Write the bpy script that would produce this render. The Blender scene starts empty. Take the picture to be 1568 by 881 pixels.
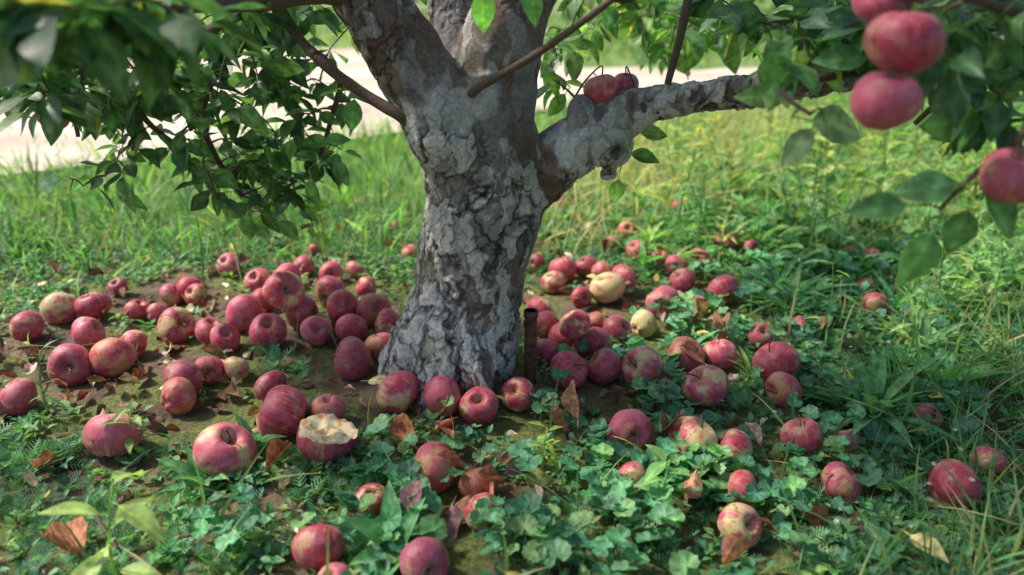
import bpy, math, random, numpy as np
from mathutils import Vector, Matrix, noise
random.seed(7); rng=np.random.default_rng(7)
scene=bpy.context.scene
# ------------------------------------------------------------------ survey helpers (metres)
F=1220.0; TILT=math.radians(22); ct,st=math.cos(TILT),math.sin(TILT)
C=np.array([0,0,0.8])
def ray(u,v):
    a=(u-784)/F; b=(440.5-v)/F
    return np.array([a,ct+b*st,-st+b*ct])
def at_y(u,v,Y):
    d=ray(u,v); t=Y/d[1]; return C+t*d, t
def fade(x,y):
    r2=(x*x+(y-1.5)**2); return np.exp(-(r2/9.0)**1.5)
TR=(-0.115,1.50)
def HT(x,y):
    x=np.asarray(x,float); y=np.asarray(y,float)
    h=0.014*np.sin(1.9*x+.5)*np.cos(1.7*y)+0.008*np.sin(5.1*x+2*y)+0.005*np.sin(11*x-7*y+1)+0.003*np.sin(23*x+17*y)
    r2=(x-TR[0])**2+(y-TR[1])**2
    return h*fade(x,y)+0.02*np.exp(-r2/0.09)
def at_ground(u,v,dz=0.0):
    d=ray(u,v); z=dz
    for _ in range(12):
        t=(z-C[2])/d[2]; P=C+t*d; z=float(HT(P[0],P[1]))+dz
    return P,t
def project(x,y,z=0.0):
    dep=y*ct-(z-.8)*st; up=y*st+(z-.8)*ct
    dep=np.where(dep<.05,.05,dep)
    return 784+F*x/dep, 440.5-F*up/dep
def nrm(a):
    a=np.asarray(a,float); return a/(np.linalg.norm(a,axis=-1,keepdims=True)+1e-9)
def sstep(x,a,b):
    t=min(1,max(0,(x-a)/(b-a))); return t*t*(3-2*t)
# ------------------------------------------------------------------ mesh builder
class B:
    def __init__(s): s.v=[];s.q=[];s.t=[];s.c=[];s.n=0
    def add(s,v,q=None,t=None,c=None):
        v=np.asarray(v,float).reshape(-1,3); k=len(v)
        s.v.append(v)
        if q is not None and len(q): s.q.append(np.asarray(q,int).reshape(-1,4)+s.n)
        if t is not None and len(t): s.t.append(np.asarray(t,int).reshape(-1,3)+s.n)
        if c is None: c=np.ones((k,4))
        c=np.asarray(c,float)
        if c.ndim==1: c=np.tile(c,(k,1))
        s.c.append(c); s.n+=k
    def inst(s,T,pos,R,sc,col):
        v,q,t,al=T; n=len(v); N=len(pos)
        if N==0: return
        sc=np.asarray(sc,float)
        if sc.ndim==1: sc=sc[:,None,None]
        else: sc=sc[:,None,:]
        V=np.einsum('nij,nkj->nki',R,v[None]*sc)+np.asarray(pos)[:,None,:]
        off=(np.arange(N)*n)[:,None,None]
        Q=(q[None]+off).reshape(-1,4) if len(q) else None
        Tt=(t[None]+off).reshape(-1,3) if len(t) else None
        c=np.zeros((N,n,4)); c[:,:,:3]=np.asarray(col)[:,None,:3]; c[:,:,3]=al[None]
        s.add(V.reshape(-1,3),Q,Tt,c.reshape(-1,4))
    def obj(s,name,mats,smooth=True,parent=None):
        v=np.concatenate(s.v); c=np.concatenate(s.c)
        q=np.concatenate(s.q) if s.q else np.zeros((0,4),int)
        t=np.concatenate(s.t) if s.t else np.zeros((0,3),int)
        me=bpy.data.meshes.new(name)
        me.vertices.add(len(v)); me.vertices.foreach_set('co',v.astype(np.float32).ravel())
        lp=np.concatenate([q.ravel(),t.ravel()]).astype(np.int32)
        me.loops.add(len(lp)); me.loops.foreach_set('vertex_index',lp)
        st_=np.concatenate([np.arange(len(q))*4,len(q)*4+np.arange(len(t))*3]).astype(np.int32)
        me.polygons.add(len(q)+len(t)); me.polygons.foreach_set('loop_start',st_)
        try: me.polygons.foreach_set('loop_total',np.concatenate([np.full(len(q),4),np.full(len(t),3)]).astype(np.int32))
        except Exception: pass
        me.update(calc_edges=True)
        a=me.color_attributes.new('Col','FLOAT_COLOR','POINT')
        a.data.foreach_set('color',c.astype(np.float32).ravel())
        me.polygons.foreach_set('use_smooth',np.full(len(q)+len(t),smooth))
        for m in (mats if isinstance(mats,list) else [mats]): me.materials.append(m)
        o=bpy.data.objects.new(name,me); scene.collection.objects.link(o)
        if parent: o.parent=parent
        return o
def spline(pts,rad,m=6):
    P=np.asarray(pts,float); R=np.asarray(rad,float); n=len(P); out=[];ro=[]
    for i in range(n-1):
        p0=P[max(i-1,0)];p1=P[i];p2=P[i+1];p3=P[min(i+2,n-1)]
        for k in range(m):
            t=k/m
            out.append(.5*((2*p1)+(-p0+p2)*t+(2*p0-5*p1+4*p2-p3)*t*t+(-p0+3*p1-3*p2+p3)*t**3))
            ro.append(R[i]*(1-t)+R[i+1]*t)
    out.append(P[-1]); ro.append(R[-1])
    return np.array(out),np.array(ro)
def tube(b,P,R,sides=8,col=(1,1,1,1),cap=True,jit=0):
    P=np.asarray(P,float); n=len(P); T=nrm(np.gradient(P,axis=0))
    u=np.cross(T[0],[0.3,0.9,0.1]); u=u/np.linalg.norm(u)
    V=[]
    an=np.arange(sides)/sides*2*math.pi
    for i in range(n):
        u=u-T[i]*np.dot(u,T[i]); u/=np.linalg.norm(u); w=np.cross(T[i],u)
        rr=R[i]*(1+(rng.uniform(-jit,jit,sides) if jit else 0))
        V.append(P[i]+np.outer(np.cos(an)*rr,u)+np.outer(np.sin(an)*rr,w))
    V=np.concatenate(V); q=[]
    for i in range(n-1):
        for k in range(sides):
            k2=(k+1)%sides; q.append((i*sides+k,i*sides+k2,(i+1)*sides+k2,(i+1)*sides+k))
    t=[]
    if cap:
        V=np.vstack([V,P[0],P[-1]]); a=n*sides
        for k in range(sides):
            k2=(k+1)%sides; t.append((a,k2,k)); t.append((a+1,(n-1)*sides+k,(n-1)*sides+k2))
    b.add(V,q,t,np.array(col))
# ------------------------------------------------------------------ node helper
class NT:
    def __init__(s,name,world=False):
        s.m=bpy.data.materials.new(name); s.m.use_nodes=True; s.t=s.m.node_tree; s.t.nodes.clear()
        s.out=s.t.nodes.new('ShaderNodeOutputMaterial')
    def n(s,ty,ins=None,**kw):
        x=s.t.nodes.new(ty)
        for k,v in kw.items(): setattr(x,k,v)
        for k,v in (ins or {}).items(): s.set(x,k,v)
        return x
    def set(s,x,k,v):
        i=x.inputs[k]
        if isinstance(v,bpy.types.NodeSocket): s.t.links.new(v,i)
        elif isinstance(v,bpy.types.Node): s.t.links.new(v.outputs[0],i)
        else:
            if i.type=='RGBA' and len(v)==3: v=(*v,1)
            i.default_value=v
    def math(s,op,a,b=0.0,c=0.0,clamp=False):
        x=s.n('ShaderNodeMath',{0:a,1:b,2:c},operation=op); x.use_clamp=clamp; return x.outputs[0]
    def mix(s,f,a,b,bt='MIX'):
        x=s.n('ShaderNodeMix',data_type='RGBA',blend_type=bt)
        s.set(x,0,f); s.set(x,6,a); s.set(x,7,b); return x.outputs[2]
    def ramp(s,f,a,b):
        x=s.n('ShaderNodeMapRange',{0:f,1:a,2:b},interpolation_type='SMOOTHSTEP'); return x.outputs[0]
    def noise(s,vec,scale,detail=3,rough=.55):
        x=s.n('ShaderNodeTexNoise',{'Scale':scale,'Detail':detail,'Roughness':rough})
        if vec is not None: s.set(x,'Vector',vec)
        return x.outputs[0]
    def bsdf(s,**ins):
        return s.n('ShaderNodeBsdfPrincipled',{k.replace('_',' '):v for k,v in ins.items()})
    def done(s,sh): s.set(s.out,'Surface',sh); return s.m
def leafmat(name,trans=.3,rough=.45,spec=.4,vein=(1.5,1.5,1.3),nscale=60,namt=.35,back=1.25):
    k=NT(name); at=k.n('ShaderNodeAttribute',attribute_name='Col')
    tc=k.n('ShaderNodeTexCoord')
    nz=k.noise(tc.outputs['Object'],nscale,2)
    f=k.ramp(nz,.3,.7)
    lo=tuple(1-namt for _ in range(3)); hi=tuple(1+namt for _ in range(3))
    col=k.mix(1.0,at.outputs['Color'],k.mix(f,lo,hi),'MULTIPLY')
    v=k.math('POWER',at.outputs['Alpha'],4.0)
    col=k.mix(v,col,k.mix(1.0,col,vein,'MULTIPLY'))
    g=k.n('ShaderNodeNewGeometry')
    col=k.mix(g.outputs['Backfacing'],col,k.mix(1.0,col,(back,back,back*1.05),'MULTIPLY'))
    p=k.bsdf(Base_Color=col,Roughness=rough); p.inputs['Specular IOR Level'].default_value=spec
    tr=k.n('ShaderNodeBsdfTranslucent',{'Color':k.mix(1.0,col,(1.7,1.9,.8),'MULTIPLY')})
    ms=k.n('ShaderNodeMixShader',{0:trans,1:p.outputs[0],2:tr.outputs[0]})
    return k.done(ms.outputs[0])
M_tree=leafmat('apple_leaf',.38,.42,.5)
M_grass=leafmat('grass_blades',.35,.5,.3,vein=(1.2,1.2,1.1),nscale=8,namt=.25)
M_weed=leafmat('weed_leaf',.28,.5,.35)
M_ivy=leafmat('ground_ivy_leaf',.22,.5,.35,vein=(1.8,1.8,1.6))
M_dead=leafmat('dead_leaf',.1,.65,.25,vein=(1.3,1.2,1.1),nscale=90,namt=.45,back=1.1)
# ------------------------------------------------------------------ templates
def leafT(rows=6,W=.27,fold=.15,droop=.15,pet=.25,pw=.8,wav=0.0,cols=2,twist=0,sharp=1.0):
    cs=np.linspace(-1,1,2*cols+1) ; v=[];al=[]
    for i in range(rows+1):
        t=i/rows; w=W*(math.sin(math.pi*min(1,max(0,t))**pw)**sharp if 0<t<1 else 0.012)
        for c in cs:
            z=fold*abs(c)*w*2-droop*t*t+wav*math.sin(t*9+c*2.3)*abs(c)
            a=twist*t*c*w
            v.append((c*w,t,z+a)); al.append(1-abs(c) if cols>1 else (1 if c==0 else 0))
    n=len(cs); q=[]
    for i in range(rows):
        for k in range(n-1): q.append((i*n+k,i*n+k+1,(i+1)*n+k+1,(i+1)*n+k))
    if pet>0:
        a=len(v); pw_=.014
        v+=[(-pw_,-pet,pet*.15),(pw_,-pet,pet*.15),(pw_,.03,.002),(-pw_,.03,.002)]; al+=[.9]*4
        q.append((a,a+1,a+2,a+3))
        v=[(x,y+pet,z) for x,y,z in v]
    return np.array(v),np.array(q),np.zeros((0,3),int),np.array(al)
LEAF=[leafT(6,.27,.16,.12,.28,.85,.006),leafT(6,.30,.05,.28,.3,.8,.02),leafT(6,.25,.3,.2,.25,.85,.01),leafT(6,.29,-.06,.35,.3,.8,.025)]
LEAFLO=[leafT(3,.27,.15,.2,.2,.85,0,1),leafT(3,.29,.05,.3,.2,.85,0,1)]
DEAD=[leafT(6,.26,.7,-.35,.2,.85,.05),leafT(6,.28,-.5,.3,.2,.8,.07),leafT(6,.3,.35,.1,.2,.9,.09,2,.8),leafT(5,.22,1.1,-.2,.15,.85,.04)]
def bladeT(bend,lean,w=.03):
    v=[];al=[];n=4
    for i in range(n+1):
        t=i/n; ww=w*(1-t**2.2)+.001
        y=lean*t+bend*t*t; z=t*(1-.35*bend*t)
        v+=[(-ww,y,z),(ww,y,z)]; al+=[0,.5]
    q=[(2*i,2*i+1,2*i+3,2*i+2) for i in range(n)]
    return np.array(v),np.array(q),np.zeros((0,3),int),np.array(al)
BLADES=[bladeT(.3,.1),bladeT(.7,.15),bladeT(1.0,.1,.025),bladeT(.1,.3),bladeT(.5,.6,.02)]
def ivyT(seed):
    v=[(0,0,-.03)];al=[1]; n=26; t=[];q=[]
    for ri,rf in enumerate((.5,1.0)):
        for i in range(n):
            a=-math.pi/2+ (i+.5)/n*2*math.pi
            no=1-.75*math.exp(-((min(i+.5,n-i-.5))/1.3)**2)
            sc=(1+.07*math.cos(a*11)) if ri else 1
            rr=.5*rf*no*sc
            z=.10*rf**2*math.cos(a*2+seed)*.6+.12*rf*rf*.6+.03*math.cos(a*7)*rf
            v.append((rr*math.cos(a)*1.1,rr*math.sin(a)+.12,z)); al.append((.5+.5*math.cos(a*7))*(.85 if ri==0 else .55))
    for i in range(n):
        j=(i+1)%n; t.append((0,1+i,1+j)); q.append((1+i,1+n+i,1+n+j,1+j))
    a=len(v); v+=[(-.02,0,-.03),(.02,0,-.03),(.03,-.35,-1.0),(-.01,-.35,-1.0)]; al+=[0]*4; q.append((a,a+1,a+2,a+3))
    return np.array(v),np.array(q),np.array(t),np.array(al)
IVY=[ivyT(i) for i in range(4)]
def frame(d,n):
    y=nrm(d); x=nrm(np.cross(y,n)); z=np.cross(x,y); return np.stack([x,y,z],axis=-1)
def merge(parts):
    v=[];q=[];t=[];al=[];n=0
    for (a,b_,c,d) in parts:
        v.append(a)
        if len(b_): q.append(b_+n)
        if len(c): t.append(c+n)
        al.append(d); n+=len(a)
    return np.concatenate(v),(np.concatenate(q) if q else np.zeros((0,4),int)),(np.concatenate(t) if t else np.zeros((0,3),int)),np.concatenate(al)
def xf(T,R,s,p): return (T[0]*s)@np.asarray(R).T+np.asarray(p),T[1],T[2],T[3]
def rosetteT(seed,n=12,W=.09,arch=.5):
    r=random.Random(seed); ps=[]
    for i in range(n):
        a=i*2.4+r.uniform(-.3,.3); el=r.uniform(.25,1.2)
        d=np.array([math.cos(a)*math.cos(el),math.sin(a)*math.cos(el),math.sin(el)])
        L=leafT(6,W*r.uniform(.8,1.2),.3,arch*r.uniform(.5,1.2),.05,.9,.006,1)
        ps.append(xf(L,frame(d,[0,0,1]),r.uniform(.6,1.0),(0,0,.0)))
    return merge(ps)
ROS=[rosetteT(i) for i in range(4)]+[rosetteT(9,9,.16,.5)]
def stemT(seed,n=12,W=.14,L=.35):
    r=random.Random(seed); ps=[]; b=B()
    lean=r.uniform(-.25,.25); P=np.array([[lean*t*t,.1*math.sin(t*3+seed),t] for t in np.linspace(0,1,7)])
    tube(b,P,np.linspace(.014,.006,7),4,cap=False)
    ps.append((b.v[0],b.q[0],np.zeros((0,3),int),np.zeros(len(b.v[0]))))
    for i in range(n):
        t=.15+.85*i/n; p=[lean*t*t,.1*math.sin(t*3+seed),t]; a=i*2.4+r.uniform(-.4,.4); el=r.uniform(.0,.9)
        d=np.array([math.cos(a)*math.cos(el),math.sin(a)*math.cos(el),math.sin(el)])
        ps.append(xf(leafT(5,W*r.uniform(.8,1.2),.25,.4,.06,.85,.01,1),frame(d,[0,0,1]),L*(1-.5*t)*r.uniform(.7,1.2),p))
    return merge(ps)
STEM=[stemT(1),stemT(2,16,.1,.3),stemT(3,9,.22,.4),stemT(4,14,.12,.35)]
def frondT(seed,n=7):
    r=random.Random(seed); v=[];q=[];al=[]
    for i in range(n):
        a=i*2.4+r.uniform(-.4,.4); el=r.uniform(.35,1.2)
        d=np.array([math.cos(a)*math.cos(el),math.sin(a)*math.cos(el),math.sin(el)])
        s=np.array([-math.sin(a),math.cos(a),0]); Lg=r.uniform(.6,1)
        up=np.cross(s,d)*-1
        m=8
        for k in range(m):
            t=(k+1)/m; base=d*t*Lg+np.array([0,0,-.25*t*t*Lg]); w=.2*math.sin(math.pi*(.15+.8*t))*Lg
            for sg in (-1,1):
                tip=base+s*sg*w+d*w*.7+up*w*r.uniform(-.2,.4)
                e=d*.035*Lg
                j=len(v); v+=[base-e,base+e,tip+e*.8,tip-e*.2]; al+=[.6,.6,0,0]; q.append((j,j+1,j+2,j+3))
        j=len(v); e=s*.012; v+=[-e,e,d*Lg+[0,0,-.25*Lg]+e,d*Lg+[0,0,-.25*Lg]-e]; al+=[.5]*4; q.append((j,j+1,j+2,j+3))
    return np.array(v),np.array(q),np.zeros((0,3),int),np.array(al)
FROND=[frondT(i) for i in range(4)]
def smallT(seed):
    r=random.Random(seed); ps=[]
    for i in range(5):
        a=i*1.3+r.uniform(-.3,.3); el=r.uniform(-.1,.8)
        d=np.array([math.cos(a)*math.cos(el),math.sin(a)*math.cos(el),math.sin(el)])
        ps.append(xf(leafT(3,.3,.2,.2,.25,.8,0,1),frame(d,[0,0,1]),r.uniform(.6,1.),(r.uniform(-.4,.4),r.uniform(-.4,.4),r.uniform(0.1,.7))))
    return merge(ps)
SMALL=[smallT(i) for i in range(4)]
# ------------------------------------------------------------------ zones
def gz(u,v,L):
    o=np.zeros_like(u)
    for cx,cy,rx,ry,w in L: o=np.maximum(o,w*np.exp(-((((u-cx)/rx)**2+((v-cy)/ry)**2)**1.5)))
    return o
BARE=[(330,610,330,85,1),(80,560,220,80,.95),(480,500,260,70,1),(300,470,200,45,.8),(880,470,170,75,.9),(1010,600,130,70,.6),(1050,470,130,60,.7),(700,650,260,35,.85),(850,640,120,60,.6),(300,700,240,35,.6),(740,750,70,45,.7)]
IV=[(760,830,240,80,1),(640,765,120,65,.9),(960,600,90,60,.9),(1010,530,60,40,.6),(1100,700,220,50,.85),(1000,760,200,60,.7),(1180,740,140,60,.8),(880,760,100,60,.7),(430,830,120,50,.6),(1240,560,120,60,.35),(1400,640,160,80,.3),(700,660,80,15,.4),(1080,450,90,50,.35),(860,640,60,30,.5),(1250,450,200,80,.35),(1050,850,200,60,.5)]
apples=[]
def cnoise(x,y,s,o=0):
    return np.array([noise.noise(Vector((a*s+o,b_*s-o,o*.37))) for a,b_ in zip(x,y)])
def scatter(N,x0,x1,y0,y1,dens,clear=.9):
    x=rng.uniform(x0,x1,N); y=rng.uniform(y0,y1,N)
    u,v=project(x,y,0); k=rng.uniform(0,1,N)<dens(u,v,x,y)
    x=x[k];y=y[k]
    if apples and clear>0:
        A=np.array([[a[0],a[1],r] for a,r in apples])
        keep=np.ones(len(x),bool)
        for ax,ay,r in A: keep&=((x-ax)**2+(y-ay)**2)>(r*clear)**2
        x=x[keep];y=y[keep]
    keep=((x-TR[0])**2+(y-TR[1])**2)>.135**2
    x=x[keep];y=y[keep]
    return np.stack([x,y,HT(x,y)],1)
def up_frames(N,tilt=.25):
    yaw=rng.uniform(0,2*math.pi,N); z=nrm(np.stack([rng.normal(0,tilt,N),rng.normal(0,tilt,N),np.ones(N)],1))
    y=np.stack([np.cos(yaw),np.sin(yaw),np.zeros(N)],1); x=nrm(np.cross(y,z)); y=np.cross(z,x)
    return np.stack([x,y,z],axis=-1)
def cols(N,pal,var=.2):
    pal=np.array(pal); c=pal[rng.integers(0,len(pal),N)]*rng.uniform(1-var,1+var,(N,1))*rng.uniform(1-var*.4,1+var*.4,(N,3)); return c
def put(b,Ts,P,R,S,Cc):
    idx=rng.integers(0,len(Ts),len(P))
    for i,T in enumerate(Ts):
        k=idx==i
        if k.any(): b.inst(T,P[k],R[k],S[k],Cc[k])
# ------------------------------------------------------------------ apples
def apple_mesh(name,seed,mats,eaten=False):
    r=random.Random(seed); b=B(); nu,nv=(40,30) if not eaten else (72,60)
    V=[];flesh=[]
    lean=r.uniform(-.12,.12); lob=r.uniform(.01,.04); ph=r.uniform(0,6); fl=r.uniform(.80,.93); tp=r.uniform(.04,.1)
    for i in range(nv+1):
        phi=math.pi*i/nv
        for k in range(nu):
            th=2*math.pi*k/nu
            rho=math.sin(phi); z=math.cos(phi)
            rr=rho*(1+tp*z)*(1+lob*math.cos(5*th+ph)*(.3 if z>0 else .3-.7*z))*(1+.035*math.cos(2*th+ph*2)+.02*math.cos(3*th+seed))
            zz=z*fl
            zz-=.50*math.exp(-(rho/.26)**2)*(1 if z>0 else 0)*(1+.1*math.cos(th*2+ph))
            zz+=.24*math.exp(-(rho/.2)**2)*(1 if z<0 else 0)
            if z<0: zz-=lob*1.2*math.cos(5*th+ph)*math.exp(-((rho-.4)/.2)**2)
            x=rr*math.cos(th)+lean*zz; y=rr*math.sin(th)
            n3=noise.noise(Vector((x*1.3+seed,y*1.3,zz*1.3)))*.05
            p=Vector((x,y,zz))*(1+n3); f=0
            if eaten:
                pl=.20+.12*noise.noise(Vector((p.x*2.5,p.y*2.5,1)))
                if z>0 and p.z>pl-.25*(rho<.6):
                    q=(p.x*p.x+p.y*p.y)**.5
                    p.z=pl+.04+.22*noise.noise(Vector((p.x*2.6,p.y*2.6,3)))+.03*noise.noise(Vector((p.x*9,p.y*9,3)))-.12*math.exp(-(q/.3)**2); f=1
            V.append(p[:]); flesh.append(f)
    q=[]
    for i in range(nv):
        for k in range(nu):
            k2=(k+1)%nu; q.append((i*nu+k,(i+1)*nu+k,(i+1)*nu+k2,i*nu+k2))
    c=np.ones((len(V),4)); c[:,0]=flesh; c[:,1]=0
    b.add(V,q,None,c)
    if not eaten:
        z0=fl-.56; a=r.uniform(0,6.28); l=r.uniform(.3,.6)
        P,R=spline([(0,0,z0),(0.03,0,z0+.25),(math.cos(a)*.15,math.sin(a)*.15,z0+.35+l*.6),(math.cos(a)*.3,math.sin(a)*.3,z0+.35+l)],[.035,.03,.03,.045],3)
        if seed%3!=2: tube(b,P,R,6,(0,1,0,1))
    zb=-fl+.26
    for k in range(5):
        a=k*1.257; d=np.array([math.cos(a),math.sin(a),0]); s=np.array([-math.sin(a),math.cos(a),0])
        b.add([d*.02+[0,0,zb+.02]+s*.04,d*.02+[0,0,zb+.02]-s*.04,d*.13+[0,0,zb-.1]],None,[(0,1,2)],np.array((0,1,0,1)))
    o=b.obj(name,mats); me=o.data; bpy.data.objects.remove(o); return me
k=NT('apple_skin')
tc=k.n('ShaderNodeTexCoord'); oi=k.n('ShaderNodeObjectInfo'); oc=tc.outputs['Object']
sx=k.n('ShaderNodeSeparateXYZ',{0:oc}); par=k.n('ShaderNodeSeparateColor',{0:oi.outputs['Color']})
rnd=oi.outputs['Random']; r50=k.math('MULTIPLY',rnd,57.0)
offs=k.n('ShaderNodeVectorMath',{0:oc,1:k.n('ShaderNodeCombineXYZ',{0:r50,1:r50,2:r50}).outputs[0]},operation='ADD').outputs[0]
flat=k.n('ShaderNodeCombineXYZ',{0:sx.outputs[0],1:sx.outputs[1]}).outputs[0]
nv=k.n('ShaderNodeVectorMath',{0:flat},operation='NORMALIZE').outputs[0]
sv=k.n('ShaderNodeSeparateXYZ',{0:nv})
strv=k.n('ShaderNodeCombineXYZ',{0:k.math('ADD',sv.outputs[0],r50),1:sv.outputs[1],2:k.math('MULTIPLY',sx.outputs[2],.16)}).outputs[0]
streak=k.noise(strv,11,4,.7)
blob=k.noise(offs,1.1,2); med=k.noise(offs,3.5,4); fine=k.noise(offs,14,4,.7)
red=k.mix(k.ramp(streak,.33,.67),(.36,.012,.040),(.62,.055,.105))
red=k.mix(k.math('MULTIPLY',k.ramp(med,.4,.72),.6),red,(.70,.17,.20))
hue=k.math('FRACT',k.math('MULTIPLY',rnd,13.7))
red=k.mix(k.math('MULTIPLY',k.ramp(hue,.4,1.0),.55),red,(.64,.14,.23))
pale=k.mix(k.ramp(med,.35,.7),(.72,.66,.27),(.76,.50,.27))
b1=k.math('ADD',blob,k.math('MULTIPLY',par.outputs[0],.42))
b1=k.math('ADD',b1,k.math('MULTIPLY',k.math('SUBTRACT',streak,.5),.45))
colr=k.mix(k.ramp(b1,.60,.80),red,pale)
rho=k.n('ShaderNodeVectorMath',{0:flat},operation='LENGTH').outputs[1]
cav=k.math('MULTIPLY',k.math('SUBTRACT',1.0,k.ramp(k.math('ADD',rho,k.math('MULTIPLY',k.math('SUBTRACT',streak,.5),.5)),.08,.36)),.7)
colr=k.mix(cav,colr,(.42,.34,.13))
vo=k.n('ShaderNodeTexVoronoi',{'Vector':oc,'Scale':17.0}); dots=k.math('SUBTRACT',1.0,k.ramp(vo.outputs[0],.06,.13))
colr=k.mix(k.math('MULTIPLY',dots,.4),colr,(.78,.55,.43))
rotm=k.math('MULTIPLY',k.ramp(k.math('ADD',blob,k.math('MULTIPLY',par.outputs[1],.5)),.62,.85),.85)
colr=k.mix(rotm,colr,k.mix(k.ramp(fine,.3,.7),(.34,.11,.045),(.66,.28,.12)))
bru=k.ramp(k.noise(offs,2.6,5,.65),.585,.66); colr=k.mix(k.math('MULTIPLY',bru,.7),colr,(.16,.06,.03))
scab=k.ramp(k.noise(offs,9,3,.6),.68,.72); colr=k.mix(k.math('MULTIPLY',scab,.8),colr,(.09,.045,.03))
colr=k.mix(k.math('MULTIPLY',par.outputs[2],.6),colr,(.10,.010,.026))
bloom=k.math('MULTIPLY',k.ramp(k.noise(offs,2.0,4,.7),.42,.72),.25); colr=k.mix(bloom,colr,(.76,.48,.54))
bri=k.math('ADD',.85,k.math('MULTIPLY',rnd,.3)); colr=k.mix(1.0,colr,k.n('ShaderNodeCombineColor',{0:bri,1:bri,2:bri}).outputs[0],'MULTIPLY')
at=k.n('ShaderNodeAttribute',attribute_name='Col'); sa=k.n('ShaderNodeSeparateColor',{0:at.outputs[0]})
fc=k.mix(k.ramp(k.noise(oc,3,4,.65),.38,.56),(.70,.32,.10),(.94,.80,.50))
isf=k.math('MULTIPLY',k.ramp(sa.outputs[0],.3,.6),k.math('SUBTRACT',1.0,sa.outputs[1],clamp=True))
colr=k.mix(isf,colr,fc)
colr=k.mix(sa.outputs[1],colr,(.09,.055,.03))
bm=k.n('ShaderNodeBump',{'Height':fine,'Strength':.15,'Distance':.05})
p=k.bsdf(Base_Color=colr,Roughness=k.math('ADD',.30,k.math('MULTIPLY',med,.28)),Normal=bm.outputs[0],Sheen_Weight=.12,Sheen_Roughness=.4)
M_apple=k.done(p.outputs[0])
AM=[apple_mesh('apple_body_%d'%i,i*5+1,M_apple) for i in range(7)]
AE=apple_mesh('apple_eaten',77,M_apple,True)
def place_apple(name,P,D,color,mesh=None,rot=None):
    o=bpy.data.objects.new(name,mesh or random.choice(AM)); scene.collection.objects.link(o)
    o.scale=(D/2,)*3; o.location=P
    o.rotation_euler=rot or (random.gauss(0,.8),random.gauss(0,.8),random.uniform(0,6.28))
    o.color=(*color,1); return o
LIST=[(42,500,50),(92,473,52,'g'),(142,468,50,'d'),(210,475,36),(135,510,52),(108,560,66,'d'),(172,548,66,'o'),(203,528,46),(28,608,60),(-5,622,50),(173,665,82),(270,500,56),(290,442,40),(262,452,36),(322,508,48),(345,518,46),(320,567,46),(280,580,60),(273,607,58,'o'),(362,565,42,'g'),(375,480,58),(410,508,58),(395,430,40),(402,460,40),(462,480,54),(485,507,48),(507,447,52),(523,470,52),(538,503,48),(507,418,36),(543,413,30),(572,475,54),(592,495,44),(540,550,66,'d'),(582,530,50,'o'),(350,406,38),(465,408,34),(440,425,44),(415,592,52,'d'),(432,632,88),(503,628,52,'o'),(345,690,92),(570,766,52),(487,838,80),(650,864,80,'d'),(512,890,44),(610,601,68,'p'),(677,606,64),(733,622,60),(793,604,56,'p'),(838,500,50),(826,478,46),(836,538,44),(665,717,82,'o'),(733,742,62,'r'),(738,783,60,'p'),(847,433,38),(862,412,44),(897,408,36),(922,418,36),(930,441,54,'y'),(955,428,48),(985,497,44,'y'),(1015,462,54),(1045,430,42),(1107,446,50),(870,512,64),(905,528,60),(945,505,48),(910,493,34,'o'),(870,567,62),(925,562,58),(983,563,66,'p'),(1018,600,36),(1050,545,60,'o'),(1103,543,52),(1080,592,72,'p'),(1167,514,42),(1188,556,72),(1200,598,60,'o'),(964,662,72),(1062,672,76),(1122,688,64,'p'),(1228,670,66),(1135,749,56,'o'),(1133,805,70,'p'),(1287,740,66),(1462,744,80),(965,737,60),(1340,468,42),(1334,395,30),(1298,390,26),(1110,370,38),(975,383,34),(940,373,28),(960,352,28,'o'),(1040,317,24),(1325,440,28),(1035,408,36),(1072,395,30),(1080,460,30),(1512,705,50),(628,386,26),(600,350,20),(822,402,28),(856,315,20),(300,452,36),(240,480,34),(480,385,26),(560,440,36),(1225,500,34,'d'),(1420,640,44,'d'),(180,440,30),(1010,395,26),(890,455,34),(1150,380,22)]
PAR={'':(0,0,0),'g':(.65,0,.15),'d':(0,0,.6),'o':(.25,.42,0),'r':(0,.9,.35),'p':(.34,.0,0),'y':(.8,0,0)}
for it in LIST:
    u,v,w=it[:3]; kd=it[3] if len(it)>3 else ''
    D=.08
    for _ in range(8):
        P,t=at_ground(u,v,D*.5*.78); D=min(.103,max(.05,w*1.0*t/F))
    base=list(PAR[kd])
    if kd=='': base=[random.choice([0,.1,.2,.3]),random.choice([0,0,0,.25]),random.choice([0,0,.15,.45])]
    c=tuple(max(0,min(1,a+random.uniform(-.05,.08))) for a in base)
    place_apple('fallen_apple',P,D,c); apples.append((P,D/2))
for (u,v,w,up) in [(435,445,62,.06),(880,497,50,.055)]:
    P,t=at_ground(u,v,.035+up); D=w*t/F; place_apple('fallen_apple',P,D,(.3,0,0))
P,t=at_ground(500,667,.035); D=92*t/F
place_apple('half_eaten_apple',P,D,(.05,.1,.0),AE,(math.radians(-2),math.radians(10),.4)); apples.append((P,D/2))
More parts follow.
